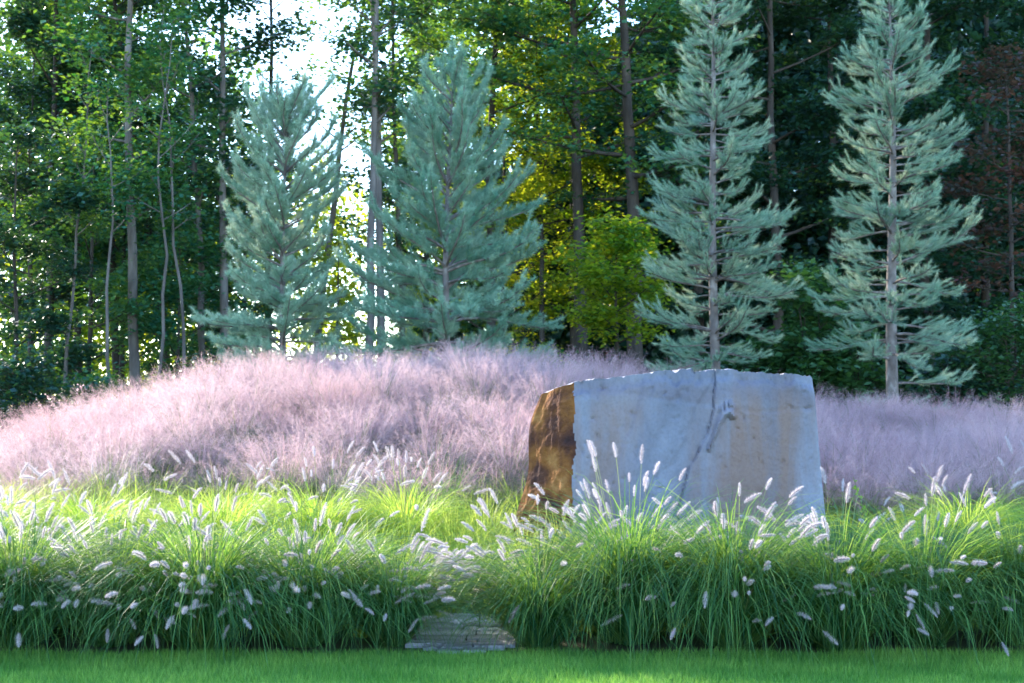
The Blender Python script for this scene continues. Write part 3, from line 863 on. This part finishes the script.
# thin saplings before the left woods
for i, (px, Y, H, lean, lab) in enumerate([
    (62, 31, 9.0, .3, 'thin bare stemmed sapling near the left edge, leaning slightly right'),
    (108, 30.5, 8.0, -.4, 'thin bare stemmed sapling just left of the clearest grey trunk'),
    (160, 31, 9.5, .5, 'thin bare stemmed sapling just right of the clearest grey trunk'),
    (197, 31.5, 10.0, -.6, 'thin pale sapling stem left of the leftmost pine')]):
    tree('sapling', px, Y, lab, 'saplings before the left woods', 630 + i, H=H, r0=.05, lean=(lean, 0), z0=4.6, cr=1.1, nleaf=900, el=(.3, 1.0),
         lsize=.13, nlimb=9, flat=.5, clump=.25, mat=M_green, bark=M_bark, wob=.3)

# leafy understorey at the left and centre
und = dict(bark=M_barkd, lsize=.145, flat=.4, clump=.24)
for i, (px, Y, H, r0, z0, cr, nl, mat, lab) in enumerate([
    (15, 31, 7.0, .07, .5, 2.0, 12000, M_dark, 'bushy dark green understorey tree at the left edge of the woods'),
    (88, 34, 7.5, .08, .8, 2.0, 8000, M_green, 'leafy understorey tree below the slim trunks, second from the left edge'),
    (178, 34, 5.2, .06, .4, 1.7, 6500, M_green, 'low leafy tree with a few yellowing leaves, between the grey trunk and the leftmost pine'),
    (120, 37.5, 9.5, .09, 2.0, 2.4, 6500, M_green, 'mid height tree filling behind the clearest grey trunk'),
    (35, 39, 11, .1, 2.5, 2.8, 9000, M_dark, 'dark leafy tree high at the left edge behind the slim trunks'),
    (245, 37.5, 7.5, .08, 1.5, 2.0, 5500, M_green, 'thin leafed tree behind the leftmost pine'),
    (70, 44, 15, .12, 3.0, 3.4, 17000, M_green, 'tall leafy tree deep in the woods at the left, behind the slim trunks'),
    (165, 45, 12.5, .12, 2.5, 3.4, 17000, M_dark, 'tall dark leafy tree deep in the woods, left of the leftmost pine'),
    (225, 44, 10.5, .12, 2.5, 2.8, 9000, M_green, 'tall leafy tree deep in the woods just behind the leftmost pine'),
    (425, 43, 14, .12, 3.0, 2.8, 10000, M_green, 'leafy tree deep in the woods above the broad dense pine'),
    (335, 39, 5.5, .07, .8, 2.0, 3600, M_backlit, 'sunlit yellow green sapling between the two left pines'),
    (500, 40, 9.5, .09, 1.0, 2.8, 9000, M_backlit, 'yellow green tree glowing behind the right side of the broad dense pine'),
    (575, 41.5, 12.5, .12, 3.0, 3.2, 17000, M_backlit, 'backlit yellow green tree between the broad pine and the big maple'),
    (540, 39.5, 11.5, .10, 5.0, 2.2, 8000, M_backlit, 'backlit yellow green tree with a high crown right of the broad dense pine'),  # added to bring backlit yellow green into the canopy
    (618, 33, 4.9, .07, 2.3, 1.35, 6500, M_backlit, 'small bright yellow leaved tree above the left end of the stone slab'),
]):
    tree('understorey_tree', px, Y, lab, 'understorey trees', 640 + i, H=H, r0=r0, lean=(0, 0), z0=z0, cr=cr, nleaf=nl, mat=mat, nlimb=20, **und)

# big maples in the middle and the dark trees on the right
big = dict(bark=M_barkd, lsize=.165, flat=.2, clump=.34, el=(-.05, .35))
for i, (px, Y, H, r0, lean, z0, cr, nl, mat, lab) in enumerate([
    (637, 36.5, 16, .24, -.3, 5.6, 4.2, 15000, M_green, 'big dark trunked maple with layered boughs, left of the pine behind the slab'),
    (583, 38, 16, .22, -.4, 7.5, 4.0, 9500, M_green, 'big maple with a shaded trunk just left of the largest maple'),
    (490, 39, 16, .16, 0.2, 9.0, 3.4, 11000, M_green, 'maple whose dark boughs hang over the broad dense pine'),
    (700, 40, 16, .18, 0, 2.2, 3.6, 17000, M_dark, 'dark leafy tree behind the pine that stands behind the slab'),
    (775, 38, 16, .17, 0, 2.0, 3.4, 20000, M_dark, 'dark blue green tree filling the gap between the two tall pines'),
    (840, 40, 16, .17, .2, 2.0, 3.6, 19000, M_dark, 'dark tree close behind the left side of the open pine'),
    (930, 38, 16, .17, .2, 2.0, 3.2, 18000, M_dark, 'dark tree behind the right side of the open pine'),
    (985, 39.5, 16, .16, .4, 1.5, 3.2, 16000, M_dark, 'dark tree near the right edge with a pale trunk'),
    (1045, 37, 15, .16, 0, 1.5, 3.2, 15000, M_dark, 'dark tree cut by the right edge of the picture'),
    (1012, 34, 9.5, .09, 0, 3.4, 1.7, 3200, M_red, 'reddish leaved tree at the right edge before the dark woods'),
]):
    tree('broadleaf_tree', px, Y, lab, GW, 670 + i, H=H, r0=r0, lean=(lean, 0), z0=z0, cr=cr, nleaf=nl, mat=mat, nlimb=24, **big)

# shrubs at the foot of the woods
sh = dict(bark=M_barkd, flat=.7, stems=4)
for i, (px, Y, H, cr, nl, ls, mat, dr, lab) in enumerate([
    (822, 29, 3.6, 1.05, 5200, .17, M_shrub, .5, 'glossy broad leaved green shrub between the two tall pines'),
    (860, 28.5, 2.3, .8, 2600, .16, M_shrub, .5, 'lower broad leaved shrub beside the bare lower trunk of the open pine'),
    (770, 29.5, 2.2, .8, 2600, .15, M_shrub, .4, 'dark shrub behind the top right corner of the stone slab'),
    (955, 28.0, 2.2, 1.0, 4200, .12, M_dark, .6, 'feathery dark green shrub right of the open pine'),
    (1015, 27.5, 3.0, 1.1, 6000, .12, M_shrub, .6, 'taller feathery green shrub at the right edge'),
    (690, 29.5, 1.9, .8, 2600, .13, M_dark, .4, 'low dark shrub at the foot of the pine behind the slab'),
    (600, 30, 1.6, .9, 2400, .12, M_red, .3, 'low dark reddish shrub under the small yellow leaved tree'),
    (20, 27.5, 2.2, 1.1, 4200, .13, M_dark, .3, 'dark shrub at the left edge beside the pink grass'),
    (95, 28.5, 1.7, .8, 2600, .13, M_green, .3, 'low green shrub behind the left end of the pink grass'),
    (200, 29.5, 1.5, .9, 2400, .12, M_green, .3, 'low green shrub under the trees left of the leftmost pine'),
    (540, 29.0, 1.5, .9, 2200, .12, M_green, .3, 'low green shrub at the right foot of the broad dense pine'),
]):
    tree('shrub', px, Y, lab, 'shrubs at the foot of the woods', 700 + i, 'shrub', H=H, r0=.03, lean=(0, 0), z0=.15, cr=cr, nleaf=nl, lsize=ls, mat=mat, nlimb=9, clump=.2, droop=dr, el=(.2, .9), **sh)

# ------------------------------------------------------------------ far woods
def woods(name, label, x0, x1, y0, y1, n, H, mat, seed, ls, hole=.42, zmin=0., ramp=0.):
    rng = R(seed)
    m = int(n * 2.2)
    x = rng.uniform(x0, x1, m); y = rng.uniform(y0, y1, m); z = rng.uniform(zmin, 1, m) * H * (.8 + .4 * vnoise(x * .25, y * 0, seed)) * (1 if not ramp else .45 + .55 * np.clip(x / 9, 0, 1))
    f = fbm(x * .45, z * .45 + y * .3, seed, 3)
    if ramp: f = f - .5 * np.clip(1 - (x - x0) / ramp, 0, 1) * (.5 + vnoise(z * .6, y, 3))
    k = np.where(f > hole)[0][:n]
    C = np.stack([x[k], y[k], z[k] + ground(x[k], y[k])], -1); nn = len(C)
    N = norm(rng.normal(size=(nn, 3)) * np.array([.7, .7, .5]) + np.array([0, 0, .7]))
    D = norm(np.cross(N, rng.normal(size=(nn, 3))))
    L = ls * rng.uniform(.6, 1.3, nn)
    V, Q = leaf_quads(C, D, N, L, L * .36)
    tk = np.clip(rng.normal(.4, .2, nn) + .5 * (f[k] - .55), 0, 1)
    o = obj(name, make_mesh(name, V, Q, tint=np.repeat(tk, 4), mats=[mat]))
    tag(o, label, 'woods', kind='stuff')
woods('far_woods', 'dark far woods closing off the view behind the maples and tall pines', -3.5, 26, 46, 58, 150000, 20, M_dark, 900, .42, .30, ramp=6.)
woods('far_woods', 'loose green far woods seen between the slim trunks at the left', -26, -9.6, 47, 57, 30000, 14, M_green, 902, .30, .46)
woods('far_woods', 'loose green far woods seen above the broad dense pine', -4.2, 3, 47, 57, 22000, 17, M_green, 903, .30, .45)
woods('far_thicket', 'thin sunlit far thicket seen through the trunks at the left', -24, -1.5, 46, 56, 26000, 10, M_backlit, 901, .26, .46)

# ------------------------------------------------------------------ odd stalks
def weed(px, Y, h, n, label, seed, mat, name='wildflower'):
    rng = R(seed); x = (px - 512) / F * Y
    root = thing(name, label, 'plant', (x, Y, float(ground(x, Y)) - .02))
    a = Acc(); l = Acc()
    for i in range(n):
        az = rng.uniform(0, 6.28); L = h * rng.uniform(.75, 1.1)
        P, d, _ = arc(rng, 1, np.array([L]), np.array([abs(rng.normal(.15, .1))]), np.array([rng.uniform(.05, .4)]), np.array([az]), np.zeros((1, 3)), k=8)
        V, Q = tube(P[0], np.linspace(.006, .002, 8), 5); a.add(V, quads=Q)
        m = 46
        u = rng.uniform(.35, 1, m)
        pos = np.stack([np.interp(u, np.linspace(0, 1, 8), P[0, :, c]) for c in range(3)], -1)
        D = norm(rng.normal(size=(m, 3)) + np.array([0, 0, .6]))
        N = norm(np.cross(D, rng.normal(size=(m, 3))))
        Ls = rng.uniform(.03, .08, m) * (1.2 - .5 * u)
        V, Q = leaf_quads(pos, D, N, Ls, Ls * .25); l.add(V, quads=Q, tint=np.repeat(rng.random(m), 4))
    obj('stalks', a.mesh('stalks', [M_stem], smooth=True), root)
    obj('leaves', l.mesh('leaves', [mat]), root)
weed(66, 22.5, 1.6, 7, 'pale seedy wildflower stalks rising above the left end of the pink grass', 31, M_muhly)
weed(82, 22.8, 1.5, 4, 'thin pale wildflower stalks just right of the taller seedy ones', 32, M_muhly)
weed(880, 12.4, 1.05, 1, 'single tall leafy weed standing in the lime grass right of the slab', 33, M_sunlime, 'weed')
weed(578, 24.0, 1.3, 4, 'dry pale stalks above the pink grass at the right foot of the broad pine', 34, M_muhly)
